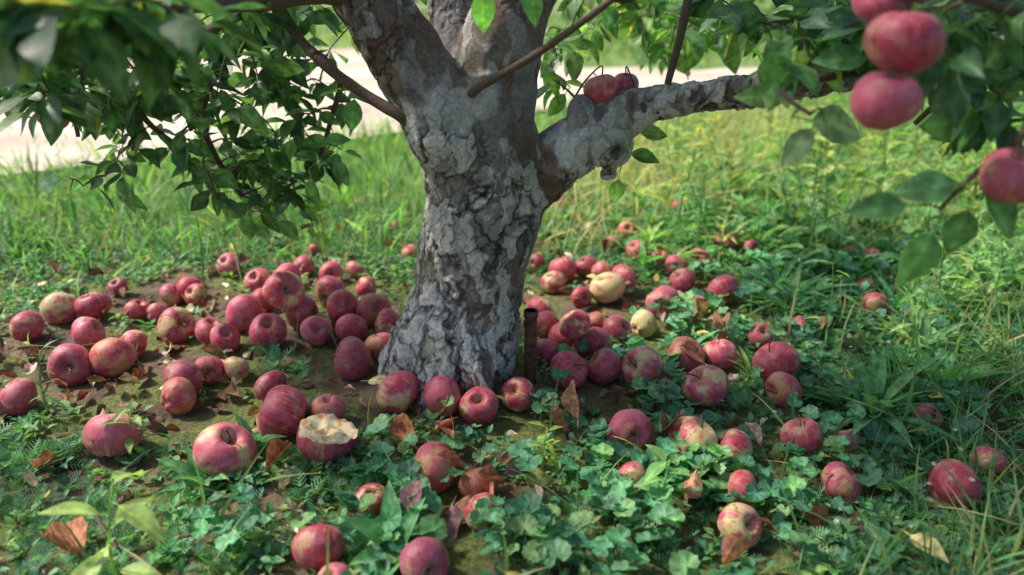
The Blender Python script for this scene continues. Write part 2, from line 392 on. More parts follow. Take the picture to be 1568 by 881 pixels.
# ------------------------------------------------------------------ ground
k=NT('orchard_soil')
tc=k.n('ShaderNodeTexCoord'); oc=tc.outputs['Object']
n1=k.noise(oc,2.2,5,.6);n2=k.noise(oc,14,6,.7);n3=k.noise(oc,90,4,.7)
soil=k.mix(k.ramp(n2,.35,.65),(.07,.045,.03),(.20,.135,.09))
moss=k.mix(k.ramp(n3,.35,.65),(.06,.085,.018),(.20,.24,.06))
sy=k.n('ShaderNodeSeparateXYZ',{0:oc})
c1=k.mix(k.math('MULTIPLY',k.ramp(k.noise(oc,5,5,.65),.42,.54),.92),soil,moss)
c1=k.mix(k.math('MULTIPLY',k.ramp(n3,.62,.7),.5),c1,(.28,.21,.14))
far=k.mix(k.ramp(n1,.35,.65),(.14,.25,.07),(.26,.32,.11))
colr=k.mix(k.ramp(sy.outputs[1],2.2,3.4),c1,far)
hh=k.math('ADD',n2,k.math('MULTIPLY',n3,.5))
bm=k.n('ShaderNodeBump',{'Height':hh,'Strength':.9,'Distance':.012})
M_soil=k.done(k.bsdf(Base_Color=colr,Roughness=.9,Normal=bm.outputs[0]).outputs[0])
s=np.linspace(-1,1,421); gx=np.sinh(s*6.1); gx=gx/gx.max()*400
gy=gx+1.5
X,Y=np.meshgrid(gx,gy); Z=HT(X,Y)
nn=np.zeros_like(Z)
for i in range(0,X.shape[0]):
    if not -.2<Y[i,0]<3.6: continue
    for j in range(0,X.shape[1]):
        if abs(X[i,j])<2.2: nn[i,j]=noise.noise(Vector((X[i,j]*22,Y[i,j]*22,0)))*.006+noise.noise(Vector((X[i,j]*60,Y[i,j]*60,4)))*.003
n=len(gx); q=[(i*n+j,i*n+j+1,(i+1)*n+j+1,(i+1)*n+j) for i in range(n-1) for j in range(n-1)]
b=B(); b.add(np.stack([X,Y,Z+nn-.002],-1).reshape(-1,3),q); b.obj('ground',M_soil)
k=NT('sandy_lane'); tc=k.n('ShaderNodeTexCoord'); oc=tc.outputs['Object']
colr=k.mix(k.ramp(k.noise(oc,1.5,5,.6),.35,.65),(.60,.47,.38),(.80,.69,.60)); colr=k.mix(k.math('MULTIPLY',k.ramp(k.noise(oc,6,4),.5,.65),.35),colr,(.42,.36,.22))
M_lane=k.done(k.bsdf(Base_Color=colr,Roughness=.95).outputs[0])
def lane_near(x): return np.where(x>-6,3.05+.66*(x+2.2),.55)
def lane_w(x): return np.interp(x,[-3,-.3,.6,2,4,12],[5.5,4.6,1.9,1.0,1.2,3])
xs=np.concatenate([np.linspace(-6,12,80),np.linspace(13,30,10)]); b=B(); V=[]
for x in xs:
    near=float(lane_near(x))+.10*math.sin(x*3)+.06*math.sin(x*7.7)+.03*math.sin(x*19)
    for j in range(6): V.append((x,near+float(lane_w(x))*j/5,.012))
q=[(i*6+j,(i+1)*6+j,(i+1)*6+j+1,i*6+j+1) for i in range(len(xs)-1) for j in range(5)]
b.add(V,q); b.obj('dirt_lane',M_lane)
# ------------------------------------------------------------------ vegetation
GP=[(.15,.31,.09),(.20,.37,.11),(.13,.28,.11),(.25,.38,.13)]
def inlane(x,y): return (y>lane_near(x))&(y<lane_near(x)+lane_w(x))
b=B()
def dl(u,v,x,y):
    d=np.clip((425-v)/60,0,1)
    edge=np.exp(-((y-lane_near(x))/.35))*.35
    d=np.where(inlane(x,y),.02+edge,d)
    right=np.clip((u-800)/100,0,1); d=d*(1-.7*right*(v>230))
    return d
P=scatter(58000,-3.6,3.6,1.9,5.4,dl); N=len(P)
S=rng.uniform(.03,.085,N); S=np.where(rng.uniform(0,1,N)<.08,S*2.2,S)
put(b,BLADES,P,up_frames(N,.3),np.stack([S*1.5,S,S],1),cols(N,GP))
P=scatter(14000,-9,10,5.4,14,lambda u,v,x,y: np.where(inlane(x,y),0,1.0)); N=len(P)
S=rng.uniform(.08,.16,N); put(b,BLADES,P,up_frames(N,.3),np.stack([S*2.5,S,S],1),cols(N,[(.22,.36,.12),(.29,.38,.16)]))
b.obj('lawn_grass',M_grass)
b=B()
def dg(u,v,x,y):
    right=1/(1+np.exp(-(u-1330-(881-v)*.15)/60))*np.clip((v-380)/150,.15,1); left=np.clip((450-v)/60,0,1)*.35*(u<800)
    low=np.clip((v-690)/120,0,1)*.06
    return np.maximum.reduce([right*.8,left,low,.035+0*u])*(1-.9*gz(u,v,BARE))
P=scatter(26000,-1.6,2.4,.55,2.9,dg); N=len(P)
put(b,BLADES,P,up_frames(N,.4),np.stack([rng.uniform(.04,.15,N)]*3,1)*np.array([.75,1,1]),cols(N,[(.12,.27,.10),(.17,.34,.13),(.11,.25,.12),(.26,.37,.14),(.45,.40,.22)]))
b.obj('long_grass',M_grass)
b=B()
P=scatter(9000,-.2,2.4,2.1,4.6,lambda u,v,x,y: gz(u,v,[(880,310,100,60,1),(1000,270,150,50,.8),(1150,205,220,32,1),(870,350,60,40,.6),(590,345,30,20,.6)])); N=len(P)
S=rng.uniform(.08,.22,N); put(b,BLADES,P,up_frames(N,.5),np.stack([S*.4,S,S],1),cols(N,[(.58,.48,.28),(.42,.34,.2),(.72,.62,.42)]))
b.obj('dry_grass',M_grass)
b=B()
P=scatter(24000,-1.0,1.5,.6,2.6,lambda u,v,x,y: gz(u,v,IV)*np.clip(.42+1.8*cnoise(x,y,8,3),0.04,1),.98); N=len(P)
S=rng.uniform(.022,.042,N); hgt=rng.uniform(.020,.055,N); P=P+np.stack([0*S,0*S,hgt],1)
put(b,IVY,P,up_frames(N,.32),np.stack([S,S,hgt],1),cols(N,[(.11,.30,.15),(.14,.35,.18),(.075,.23,.13),(.19,.37,.15)],.3))
b.obj('ground_ivy',M_ivy)
b=B()
def dc(u,v,x,y):
    g=1-gz(u,v,BARE)
    return np.clip(g*1.1-.2+.5*cnoise(x,y,4,8),0.02,.95)*np.clip((v-300)/100,0,1)*(1-.7*gz(u,v,IV[:6]))*(1-.6*gz(u,v,[(200,820,420,110,1)]))
P=scatter(15000,-1.7,2.2,.55,2.8,dc); N=len(P); S=rng.uniform(.014,.03,N)
put(b,SMALL,P,up_frames(N,.3),S,cols(N,[(.10,.26,.12),(.14,.32,.13),(.08,.23,.13),(.20,.33,.11)]))
b.obj('chickweed_ground_cover',M_weed)
b=B()
P=scatter(5600,-1.3,1.9,.55,2.3,lambda u,v,x,y: gz(u,v,[(180,830,380,90,1),(470,750,80,50,1),(330,770,150,40,.8),(100,720,130,60,.7),(1240,560,130,90,.7),(1100,840,300,60,.5),(1420,800,200,80,.6),(760,860,300,40,.15),(550,380,80,20,.5),(900,400,100,40,.3),(440,570,60,25,.35)])); N=len(P)
put(b,FROND,P,up_frames(N,.2),rng.uniform(.028,.06,N),cols(N,[(.12,.28,.18),(.14,.31,.16),(.15,.34,.17),(.20,.34,.19)]))
b.obj('yarrow_plants',M_weed)
b=B()
P=scatter(1050,-.2,2.8,.8,3.6,lambda u,v,x,y: gz(u,v,[(1280,440,220,110,1),(1350,600,150,80,.35),(1150,360,220,60,.9),(1450,350,150,80,.8),(1000,330,130,40,.6),(1300,300,260,40,.8),(1100,800,300,60,.1)])); N=len(P)
put(b,ROS,P,up_frames(N,.15),rng.uniform(.05,.12,N),cols(N,[(.12,.30,.13),(.17,.37,.14),(.10,.26,.12),(.26,.40,.14)]))
b.obj('lance_leaf_weeds',M_weed)
b=B()
P=scatter(900,.1,3.6,1.7,5.5,lambda u,v,x,y: gz(u,v,[(1300,330,300,90,.9),(1400,230,260,50,.9),(1100,260,200,60,.6),(1450,400,200,140,.8),(1280,460,150,90,.3)])); N=len(P)
put(b,STEM,P,up_frames(N,.12),rng.uniform(.10,.32,N),cols(N,[(.19,.36,.13),(.26,.40,.14),(.14,.29,.11),(.40,.45,.15)]))
P=scatter(140,-2.2,0,1.9,3.0,lambda u,v,x,y: .3+0*u); N=len(P)
put(b,STEM,P,up_frames(N,.12),rng.uniform(.06,.15,N),cols(N,[(.13,.28,.10),(.15,.28,.09)]))
b.obj('tall_weeds',M_weed)
def plant(name,T,u,v,size,col,tilt=.1,yaw=None):
    b=B(); P,_=at_ground(u,v); R=up_frames(1,tilt)
    b.inst(T,[P],R,np.array([size]),np.array([col])); return b.obj(name,M_weed)
BIG=rosetteT(31,18,.075,.4); BR=rosetteT(33,8,.17,.4)
plant('lance_leaf_plant',BIG,1335,645,.20,(.15,.36,.15)); plant('lance_leaf_plant',BIG,1210,470,.16,(.11,.28,.13))
plant('lance_leaf_plant',BR,600,862,.11,(.15,.38,.16)); plant('lance_leaf_plant',BR,385,690,.08,(.10,.26,.13))
plant('lance_leaf_plant',BR,1440,600,.13,(.19,.42,.15)); plant('lance_leaf_plant',BIG,1190,450,.15,(.11,.27,.12))
plant('lance_leaf_plant',BR,470,650,.06,(.10,.26,.13)); plant('lance_leaf_plant',BR,310,745,.08,(.13,.31,.13))
def seedling(u,v,h,n,L,col,seed,lean=.1,W=.2):
    r=random.Random(seed); b=B(); P0,_=at_ground(u,v)
    pts=[P0+np.array([lean*h*t*t,.05*h*math.sin(t*4+seed),h*t]) for t in np.linspace(0,1,8)]
    tube(b,np.array(pts),np.linspace(.0028,.0012,8),5,(*[c*1.1 for c in col],0))
    for i in range(n):
        t=.25+.75*i/max(1,n-1); p=P0+np.array([lean*h*t*t,.05*h*math.sin(t*4+seed),h*t]); a=i*2.4+r.uniform(-.5,.5); el=r.uniform(-.3,.6)
        d=np.array([math.cos(a)*math.cos(el),math.sin(a)*math.cos(el),math.sin(el)])
        T=leafT(8,W,.2,.25,.15,.85,.01)
        b.inst(T,[p],frame(d,np.array([0,0,1.]))[None],np.array([L*r.uniform(.7,1.1)]),np.array([col])*r.uniform(.85,1.2))
    b.obj('seedling_plant',M_weed)
seedling(185,905,.17,7,.08,(.34,.46,.15),3); seedling(205,700,.10,8,.04,(.24,.38,.12),4); seedling(318,470,.24,14,.05,(.12,.26,.08),5,.02,.1)
seedling(1075,330,.26,14,.07,(.22,.38,.13),6,.05,.12); seedling(1265,540,.22,10,.07,(.25,.44,.18),7,-.1,.16); seedling(1230,420,.2,8,.09,(.25,.44,.19),8,.1,.2)
seedling(1385,560,.2,12,.06,(.22,.40,.13),9,.1,.14);seedling(1010,790,.10,8,.045,(.22,.44,.15),10,.1,.25);seedling(830,720,.08,10,.03,(.42,.5,.1),11,.1,.2);seedling(1430,250,.2,10,.08,(.36,.46,.15),12,.1,.2)
seedling(1080,270,.3,14,.06,(.25,.4,.15),13,.0,.1);seedling(1150,250,.28,14,.06,(.25,.4,.15),14,.06,.1);seedling(75,640,.14,9,.035,(.16,.30,.12),15,.1,.12)
b=B()
def dd(u,v,x,y): return np.clip(.10+.75*gz(u,v,BARE),0,1)*np.clip((v-330)/60,0,1)
P=scatter(3200,-1.7,1.9,.6,2.5,dd,1.04); N=len(P)
P[:,2]+=rng.uniform(.004,.018,N)
put(b,DEAD,P,up_frames(N,.38),rng.uniform(.016,.052,N),cols(N,[(.24,.115,.07),(.33,.17,.10),(.15,.085,.06),(.42,.31,.22),(.28,.11,.065),(.52,.42,.33),(.12,.07,.055)],.25))
sp=[(690,645,.075),(700,640,.06),(740,745,.08),(1075,490,.07),(1090,500,.08),(60,815,.09),(640,690,.075),(1190,760,.08),(780,742,.06),(1250,480,.08),(885,655,.07),(1030,650,.07),(870,660,.06),(820,720,.05),(1115,735,.08),(400,725,.07),(85,690,.05),(1100,870,.06),(700,760,.07),(1085,560,.06),(1050,775,.06),(760,765,.07),(720,720,.07),(620,800,.06),(1270,690,.07),(990,690,.06)]
PP=np.array([at_ground(u,v,.035)[0] for u,v,_ in sp]); put(b,DEAD,PP,up_frames(len(sp),.5),np.array([s_[2] for s_ in sp]),cols(len(sp),[(.40,.16,.09),(.45,.24,.14),(.30,.13,.09),(.29,.15,.16)]))
b.obj('fallen_dead_leaves',M_dead)
b=B()
sp=[(553,585,.05),(575,650,.035),(770,690,.05),(800,695,.045),(730,690,.05),(1400,555,.06),(235,600,.035),(300,700,.03),(1380,812,.06),(330,560,.03),(760,870,.04),(1250,700,.04),(980,690,.04),(790,730,.05),(780,620,.03)]
PP=np.array([at_ground(u,v,.035)[0] for u,v,_ in sp]); put(b,LEAF,PP,up_frames(len(sp),.4),np.array([s_[2] for s_ in sp]),cols(len(sp),[(.66,.56,.10),(.56,.54,.17),(.66,.58,.3)]))
P=scatter(110,-1.4,1.6,.6,2.6,lambda u,v,x,y:.6+0*u,1.0); N=len(P);P[:,2]+=.03
put(b,LEAF,P,up_frames(N,.5),rng.uniform(.02,.04,N),cols(N,[(.6,.5,.12),(.5,.48,.2),(.66,.6,.42)]))
b.obj('fallen_yellow_leaves',M_dead)
b=B()
fv=[(0,0,0)];ft=[]
for i in range(5):
    a=i*1.2566
    fv+=[(math.cos(a-.35)*.7,math.sin(a-.35)*.7,.1),(math.cos(a)*1.1,math.sin(a)*1.1,.15),(math.cos(a+.35)*.7,math.sin(a+.35)*.7,.1)]
    j=1+3*i; ft+=[(0,j,j+1),(0,j+1,j+2)]
FT=(np.array(fv,float),np.zeros((0,4),int),np.array(ft),np.zeros(len(fv)))
P=scatter(3600,.1,1.9,.6,2.2,lambda u,v,x,y: gz(u,v,[(1460,770,70,30,.9),(1330,850,70,30,.9),(1300,555,60,20,.8),(1000,790,60,25,.4),(1150,650,50,20,.4)])); N=len(P)
P[:,2]+=rng.uniform(.05,.10,N); put(b,[FT],P,up_frames(N,.4),rng.uniform(.003,.005,N),cols(N,[(.78,.8,.74)],.05))
b.obj('white_wildflowers',M_weed)
# ------------------------------------------------------------------ tree
tree=bpy.data.objects.new('apple_tree',None); scene.collection.objects.link(tree)
def path(pts):
    P=[];R=[]
    for u,v,Y,w in pts:
        p,t=at_y(u,v,Y); P.append(p); R.append(w*t/F)
    return np.array(P),np.array(R)
tb=B(); skel=[]
wb=B()
def limb(P,R,sides=16,m=6):
    P,R=spline(P,R,m); tube(tb,P,R,sides,(1,1,1,1),True,0); skel.append(np.column_stack([P,R]))
TY=1.5
limb(*path([(682,660,TY,108),(688,610,TY,101),(696,560,TY,92),(707,510,TY,86),(716,450,TY,84),(724,400,TY,85),(735,350,TY,90),(742,300,TY,93),(737,255,TY,93),(727,200,TY,88),(716,150,TY,86),(708,110,TY,84)]))
limb(*path([(708,255,TY-.05,50),(684,200,TY-.06,62),(640,115,TY-.05,62),(596,45,TY-.05,56),(555,-20,TY-.05,53),(500,-110,TY-.05,50)]))
limb(*path([(738,230,TY,72),(750,150,TY,68),(765,80,TY,66),(790,20,TY,56),(825,-50,TY,48),(860,-150,TY+.05,44)]))
limb(*path([(745,200,TY+.05,50),(722,100,TY+.06,62),(705,20,TY+.08,46),(700,-60,TY+.1,40)]))
limb(*path([(775,315,TY,46),(825,268,TY,45),(868,235,TY-.01,42),(912,205,TY-.01,38),(955,175,TY,33),(1010,156,TY,26),(1100,144,TY-.05,28),(1200,132,TY-.12,26),(1330,112,TY-.2,20),(1480,80,TY-.3,16),(1640,30,TY-.4,11)]))
limb(*path([(890,215,TY-.01,34),(928,224,TY-.03,33),(950,236,TY-.055,26)]))
limb(*path([(925,262,TY-.02,14),(945,265,TY-.03,10)]))
limb(*path([(930,195,TY,30),(895,165,TY,20),(883,188,TY-.05,9)]))
for (u,v,w) in [(607,606,34),(655,628,34),(735,622,32),(592,586,28)]:
    p,_=at_ground(u,v); c0=np.array([TR[0],TR[1],.16]); d=p-c0
    limb([c0+d*np.array([.15,.15,0])+[0,0,.04],c0+d*np.array([.5,.5,.35]),c0+d*np.array([.8,.8,.75]),p+[0,0,-.014],p+d*np.array([.25,.25,0])+[0,0,-.05]],[.06,.052,.042,.028,.015])
o=tb.obj('trunk',[],True)
md=o.modifiers.new('r','REMESH'); md.mode='VOXEL'; md.voxel_size=.0027
ms=o.modifiers.new('s','SMOOTH'); ms.iterations=24; ms.factor=.5
dg_=bpy.context.evaluated_depsgraph_get(); ev=o.evaluated_get(dg_); me=bpy.data.meshes.new_from_object(ev)
bpy.data.objects.remove(o)
nvt=len(me.vertices); co=np.zeros(nvt*3); me.vertices.foreach_get('co',co); co=co.reshape(-1,3)
no=np.zeros(nvt*3); me.vertices.foreach_get('normal',no); no=no.reshape(-1,3)
colA=np.zeros((nvt,4)); stub,_=at_y(956,240,TY-.08)
newc=co.copy(); Vv=Vector
def cellh(pt): return max(-1,min(1,noise.noise(pt*5.37+Vv((.3,.7,.1)))*2.6))
for i in range(nvt):
    p=Vv(co[i]); z=p.z
    q=p+noise.noise_vector(p*8)*.032+noise.noise_vector(p*26)*.016+noise.noise_vector(p*70)*.007
    br_=sstep(p.x,.03,.10)
    up=sstep(z,.52,.66)*(1-br_*.7); low=1-up
    big=noise.noise(p*4.2+Vv((2,7,1)))
    rough=sstep(noise.noise(p*4.5+Vv((5,1,2)))+.25*low,-.30,.25)
    g=noise.noise(p*38)+.5*noise.noise(p*95)
    # bark scales: raised plates and places where scales have fallen away
    d,pt=noise.voronoi(Vv((q.x*36,q.y*36,q.z*17))); c=d[1]-d[0]; w1=sstep(c,0,.16)
    a0=cellh(pt[0]); a1=cellh(pt[1]); Hc=a0+(a1-a0)*.5*(1-w1); e1=(1-sstep(c,0,.13))*sstep(abs(a0-a1),.15,.7)
    d2,pt2=noise.voronoi(Vv((q.x*92,q.y*92,q.z*50))); c2=d2[1]-d2[0]; w2=sstep(c2,0,.2)
    b0=cellh(pt2[0]); b1_=cellh(pt2[1]); Hs=b0+(b1_-b0)*.5*(1-w2); e2=(1-sstep(c2,0,.17))*sstep(abs(b0-b1_),.2,.9)
    d3,pt3=noise.voronoi(Vv((q.x*19,q.y*19,q.z*6))); c3=d3[1]-d3[0]
    fis=(1-sstep(c3,.0,.07))*sstep(noise.noise(p*6+Vv((3,3,3))),-.15,.25)
    k1=.45+.55*rough
    dsp=(.0042*low+.0020*up)*Hc*k1+.0017*Hs*rough-.0050*fis*(low+.5*up)+.0008*g+.010*noise.noise(p*7)
    if up>0: dsp+=up*.002*math.sin(55*(z+.5*p.x)+5*noise.noise(p*12))
    newc[i]=co[i]+no[i]*dsp
    hue=noise.noise(p*8+Vv((0,3,0)))+.55*big+.55*Hc*k1+.25*Hs*rough
    lich=sstep(hue+.25*g+.10*low,-.15,.45)
    br=sstep(-.55*Hc-.30*Hs*rough+.15*g+.38*up-.5*big+noise.noise(p*5.5+Vv((9,0,3)))*.6-.12,.0,.40)
    grey=Vv((.27,.25,.24))*(1+.35*g)
    pale=Vv((.66,.645,.62))*(1+.15*g)
    brown=Vv((.17,.105,.07))*(1+.4*g)
    gl=sstep(noise.noise(p*13+Vv((1,8,0)))+.2*g,.12,.35)*.55
    cc=grey.lerp(pale,lich*(1-.5*up)).lerp(brown,br*.85).lerp(Vv((.33,.39,.27)),gl*(.4+.6*lich)*(1-.6*up))
    cc=cc.lerp(Vv((.032,.022,.016)),min(.93,fis*.85+e1*.85*k1+e2*.55*rough))
    if z<.07: cc=cc.lerp(Vv((.17,.17,.085)),(1-sstep(z,.0,.07))*.5)
    dd_=(p-Vv(stub)).length
    if dd_<.045: cc=cc.lerp(Vv((.035,.025,.02)),1-sstep(dd_,.016,.032)); newc[i]-=np.array(no[i])*.016*(1-sstep(dd_,.012,.026))
    colA[i]=(max(.01,cc.x),max(.01,cc.y),max(.01,cc.z),1)
me.vertices.foreach_set('co',newc.ravel())
a=me.color_attributes.get('Col')
if a: me.color_attributes.remove(a)
a=me.color_attributes.new('Col','FLOAT_COLOR','POINT'); a.data.foreach_set('color',colA.astype(np.float32).ravel())
me.polygons.foreach_set('use_smooth',np.ones(len(me.polygons),bool))
k=NT('apple_tree_bark'); at=k.n('ShaderNodeAttribute',attribute_name='Col'); tc=k.n('ShaderNodeTexCoord')
nz=k.noise(tc.outputs['Object'],160,5,.75); n2=k.noise(tc.outputs['Object'],45,4,.6)
colr=k.mix(1.0,at.outputs[0],k.mix(k.ramp(nz,.25,.75),(.6,.6,.6),(1.3,1.3,1.3)),'MULTIPLY')
bm=k.n('ShaderNodeBump',{'Height':k.math('ADD',nz,n2),'Strength':.8,'Distance':.0035})
M_bark=k.done(k.bsdf(Base_Color=colr,Roughness=.88,Normal=bm.outputs[0]).outputs[0])
me.materials.append(M_bark); me.name='trunk'; to=bpy.data.objects.new('trunk',me); scene.collection.objects.link(to); to.parent=tree
CB=(.14,.095,.07,1)
def br(pts,m=6,sides=8):
    P,R=path(pts); P,R=spline(P,R,m); tube(wb,P,R,sides,CB,True,.06); skel.append(np.column_stack([P,R]))
br([(650,200,1.42,11),(615,178,1.40,10),(570,152,1.42,9),(500,102,1.45,8),(455,55,1.5,7),(420,10,1.5,7),(390,-60,1.5,8)])
br([(715,150,1.43,7),(740,130,1.36,6.5),(810,90,1.28,6),(880,42,1.22,5.5),(960,-20,1.17,5.5),(1020,-90,1.1,5.5)])
br([(560,-10,1.42,22),(480,-12,1.4,19),(400,2,1.36,15),(300,8,1.3,12),(180,14,1.2,10),(60,12,1.1,9),(-80,-5,1.05,8)])
br([(430,20,1.5,9),(380,60,1.6,8),(330,110,1.68,7),(310,180,1.72,6),(330,240,1.75,5),(370,300,1.75,4)])
br([(400,5,1.38,9),(300,60,1.55,8),(230,120,1.62,6),(215,170,1.65,5),(260,215,1.68,4),(315,240,1.7,3)])
br([(480,80,1.46,7),(520,120,1.6,5),(505,190,1.7,4),(490,240,1.72,3)])
br([(200,14,1.22,8),(150,80,1.4,6),(110,140,1.5,4),(120,210,1.5,3)])
br([(1065,-80,1.5,9),(1050,20,1.48,7),(1022,130,1.47,5)])
br([(1640,30,1.1,9),(1560,20,1.0,8),(1460,-10,.92,7),(1390,0,.88,6),(1340,-40,.88,5)])
br([(1700,60,1.0,9),(1600,130,.95,7),(1560,215,.92,6),(1500,260,.9,4),(1440,320,.9,3)])
br([(1330,110,1.3,9),(1260,120,1.15,6),(1200,140,1.02,4),(1240,175,.98,3)])
br([(860,-150,1.55,20),(900,-60,1.9,14),(960,0,2.2,10),(1080,20,2.4,7),(1250,40,2.4,5)])
br([(1480,80,1.2,9),(1450,140,1.15,6),(1400,190,1.15,4)])
fb=B(); hi=B()
def leaves(b,pts,L,pal,Ts,per=1,down=.5):
    pts=np.asarray(pts); N=len(pts)*per; P=np.repeat(pts,per,0)+rng.normal(0,.004,(N,3))
    d=nrm(rng.normal(0,1,(N,3))*[1,1,.6]+np.array([0,0,-down])); n=nrm(np.array([0,0,1.])+rng.normal(0,.6,(N,3)))
    cl=cols(N,pal,.25); yl=rng.uniform(0,1,N)<.02; cl[yl]=np.array([.45,.40,.10])
    put(b,Ts,P,frame(d,n),L*rng.uniform(.65,1.25,N),cl)
def shoot(b,target,nl,L,pal,Ts,r0=.0022):
    global SK
    d=np.linalg.norm(SK[:,:3]-target,axis=1); j=np.argmin(d); a=SK[j,:3]
    v=target-a; ln=np.linalg.norm(v)
    mid=a+v*.5+rng.normal(0,.1,3)*ln*.5+np.array([0,0,.12*ln])
    P,R=spline([a,mid,target],[min(r0*1.5,SK[j,3]+.0005),r0,.001],5)
    tube(wb,P,R,5,CB,False); SK=np.vstack([SK,np.column_stack([P[3:],R[3:]])])
    if nl<1: return
    idx=rng.uniform(.35,1,nl)*(len(P)-1); i0=np.floor(idx).astype(int).clip(0,len(P)-2); f=(idx-i0)[:,None]
    leaves(b,P[i0]*(1-f)+P[i0+1]*f,L,pal,Ts)
SK=np.vstack(skel)
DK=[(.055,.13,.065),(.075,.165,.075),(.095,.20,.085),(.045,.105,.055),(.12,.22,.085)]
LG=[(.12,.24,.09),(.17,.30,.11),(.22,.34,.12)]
BL=[(330,90,200,90,1.45,1.9,40,.056,DK),(385,265,80,68,1.65,1.85,21,.054,DK),(130,90,140,90,1.25,1.6,28,.057,DK),(60,25,100,45,.8,1.0,7,.068,DK),(230,20,90,40,.85,1.05,6,.07,DK),
    (210,180,110,65,1.5,1.8,17,.054,DK),(500,170,50,80,1.6,1.85,10,.054,DK),(440,330,50,30,1.7,1.8,4,.055,LG),(165,270,60,25,1.5,1.7,4,.055,DK),(430,20,120,50,1.4,1.9,13,.06,DK),(30,130,60,60,1.2,1.5,8,.06,DK),
    (1050,40,150,45,2.0,2.6,26,.07,LG),(1230,20,120,35,1.3,1.7,14,.062,DK),(1480,50,110,65,.95,1.4,26,.062,DK),(1180,40,60,35,1.1,1.4,5,.058,LG),(1530,150,50,60,1.0,1.3,8,.058,DK),(1350,30,60,30,1.1,1.3,8,.06,DK),
    (850,100,30,50,1.6,1.8,4,.055,LG),(640,5,120,20,1.6,1.9,4,.06,LG),(870,40,60,40,1.7,2.2,7,.06,LG)]
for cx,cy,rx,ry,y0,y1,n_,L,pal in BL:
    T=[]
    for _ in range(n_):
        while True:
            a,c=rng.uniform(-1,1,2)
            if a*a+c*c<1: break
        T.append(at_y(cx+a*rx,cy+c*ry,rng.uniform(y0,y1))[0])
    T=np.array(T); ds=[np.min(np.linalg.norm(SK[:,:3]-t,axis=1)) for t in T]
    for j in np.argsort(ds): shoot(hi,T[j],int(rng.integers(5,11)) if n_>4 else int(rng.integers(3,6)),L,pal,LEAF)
GN=(.12,.27,.12); PB=(.28,.40,.23)
for u,v,Y,l,dx,dz,cl in [(1190,90,1.05,85,.5,-.7,GN),(1280,190,1.0,105,1,-.15,PB),(1225,220,1.0,70,-.6,-.7,PB),(1430,285,.9,85,-1,-.1,GN),(1350,318,.9,85,-1,-.05,GN),(1472,350,.9,80,-.1,-1,GN),(1413,388,.9,90,-.4,-1,(.15,.36,.13)),(1530,325,.88,95,.7,-.8,GN),(1295,90,1.1,80,-1,.0,GN),(1480,190,1.0,75,.1,-1,GN),
    (1172,150,1.1,75,-1,.1,PB),(75,276,1.5,50,-1,-.1,GN),(108,320,1.5,42,-.2,-1,GN),(450,228,1.65,48,-.6,-.7,GN),(485,218,1.65,46,-1,.1,GN),(522,262,1.65,44,.4,-.8,GN),(480,292,1.65,46,.1,-1,GN),(512,215,1.65,40,1,.1,GN),(540,172,1.6,50,-.2,-1,GN),(740,12,1.25,62,.1,-1,(.20,.50,.13)),(815,3,1.25,55,.3,-1,(.17,.42,.13)),
    (998,205,1.5,46,1,-.1,LG[1]),(985,240,1.5,46,1,-.2,LG[0]),(945,290,1.6,40,-.1,-1,LG[1]),(848,125,1.6,40,.1,-1,LG[2]),(855,158,1.6,42,-.6,-.8,LG[1]),(145,305,1.6,42,.2,-1,GN),(200,300,1.6,40,-.3,-1,GN),(380,345,1.7,50,-.2,-1,GN),(400,350,1.7,45,.3,-1,GN),(350,320,1.7,45,-.4,-1,GN),(440,350,1.7,44,.6,-.8,LG[0])]:
    c_,t=at_y(u,v,Y); L_=l*t/F*1.15; d=nrm(np.array([dx,rng.uniform(-.3,.3),dz])); base=c_-d*L_*.62
    shoot(hi,base,0,L_,DK,LEAF,.0013)
    hi.inst(LEAF[int(rng.integers(0,3))],[base],frame(d,nrm(np.array([rng.uniform(-.4,.4),-1,.7])))[None],np.array([L_/1.1]),np.array([cl])*rng.uniform(.85,1.2))
for k_ in range(11):
    a=k_*2*math.pi/11+.3; e=[-.4+math.cos(a)*1.6,1.2+math.sin(a)*1.5,1.35+.5*(k_%3)]
    s0=SK[np.argmin(np.linalg.norm(SK[:,:3]-[-.1+.1*math.cos(a),1.5,.95],axis=1)),:3]
    P,R=spline([s0,[-.115+math.cos(a)*.45,1.45+math.sin(a)*.45,1.35+.2*(k_%3)],[-.25+math.cos(a)*1.1,1.35+math.sin(a)*1.1,1.6+.4*(k_%3)],e],[.045,.035,.022,.008],8)
    tube(wb,P,R,8,CB,True,.06); SK=np.vstack([SK,np.column_stack([P,R])])
T=[]
while len(T)<122:
    p=rng.uniform([-2.0,-2.0,0],[2.0,2.0,1]); rr=math.hypot(p[0],p[1])
    if rr>1.9 or rr<.2: continue
    z=1.12+p[2]*1.6*math.sqrt(max(0,1-(rr/2.2)**2)); T.append([p[0]-.45,p[1]*.82+1.12,z])
T=np.array(T)
ds=[np.min(np.linalg.norm(SK[:,:3]-t,axis=1)) for t in T]
for j in np.argsort(ds): shoot(fb,T[j],12,.07,DK,LEAFLO)  # out-of-view crown, its spread and leaf count shaped for the shade below
hi.obj('hanging_leaves',M_tree,parent=tree); fb.obj('unseen_crown_leaves',M_tree,parent=tree); wb.obj('branches',M_bark,parent=tree)
def hang(u,v,w,Y,c=(0,0,.35)):
    p,t=at_y(u,v,Y); D=w*t/F; place_apple('hanging_apple',p,D,c,AM[3],(random.uniform(-.3,.3),random.uniform(-.3,.3),random.uniform(0,6)))
    d=np.linalg.norm(SK[:,:3]-(p+[0,0,D*.8]),axis=1); a=SK[np.argmin(d),:3]; q=p+np.array([0,0,D*.2])
    P,R=spline([q,q+[0,0,D*.45],a*.6+q*.4+[0,0,D*.3],a],[.0014,.0014,.0018,.0022],5); tube(sb,P,R,6,CB)
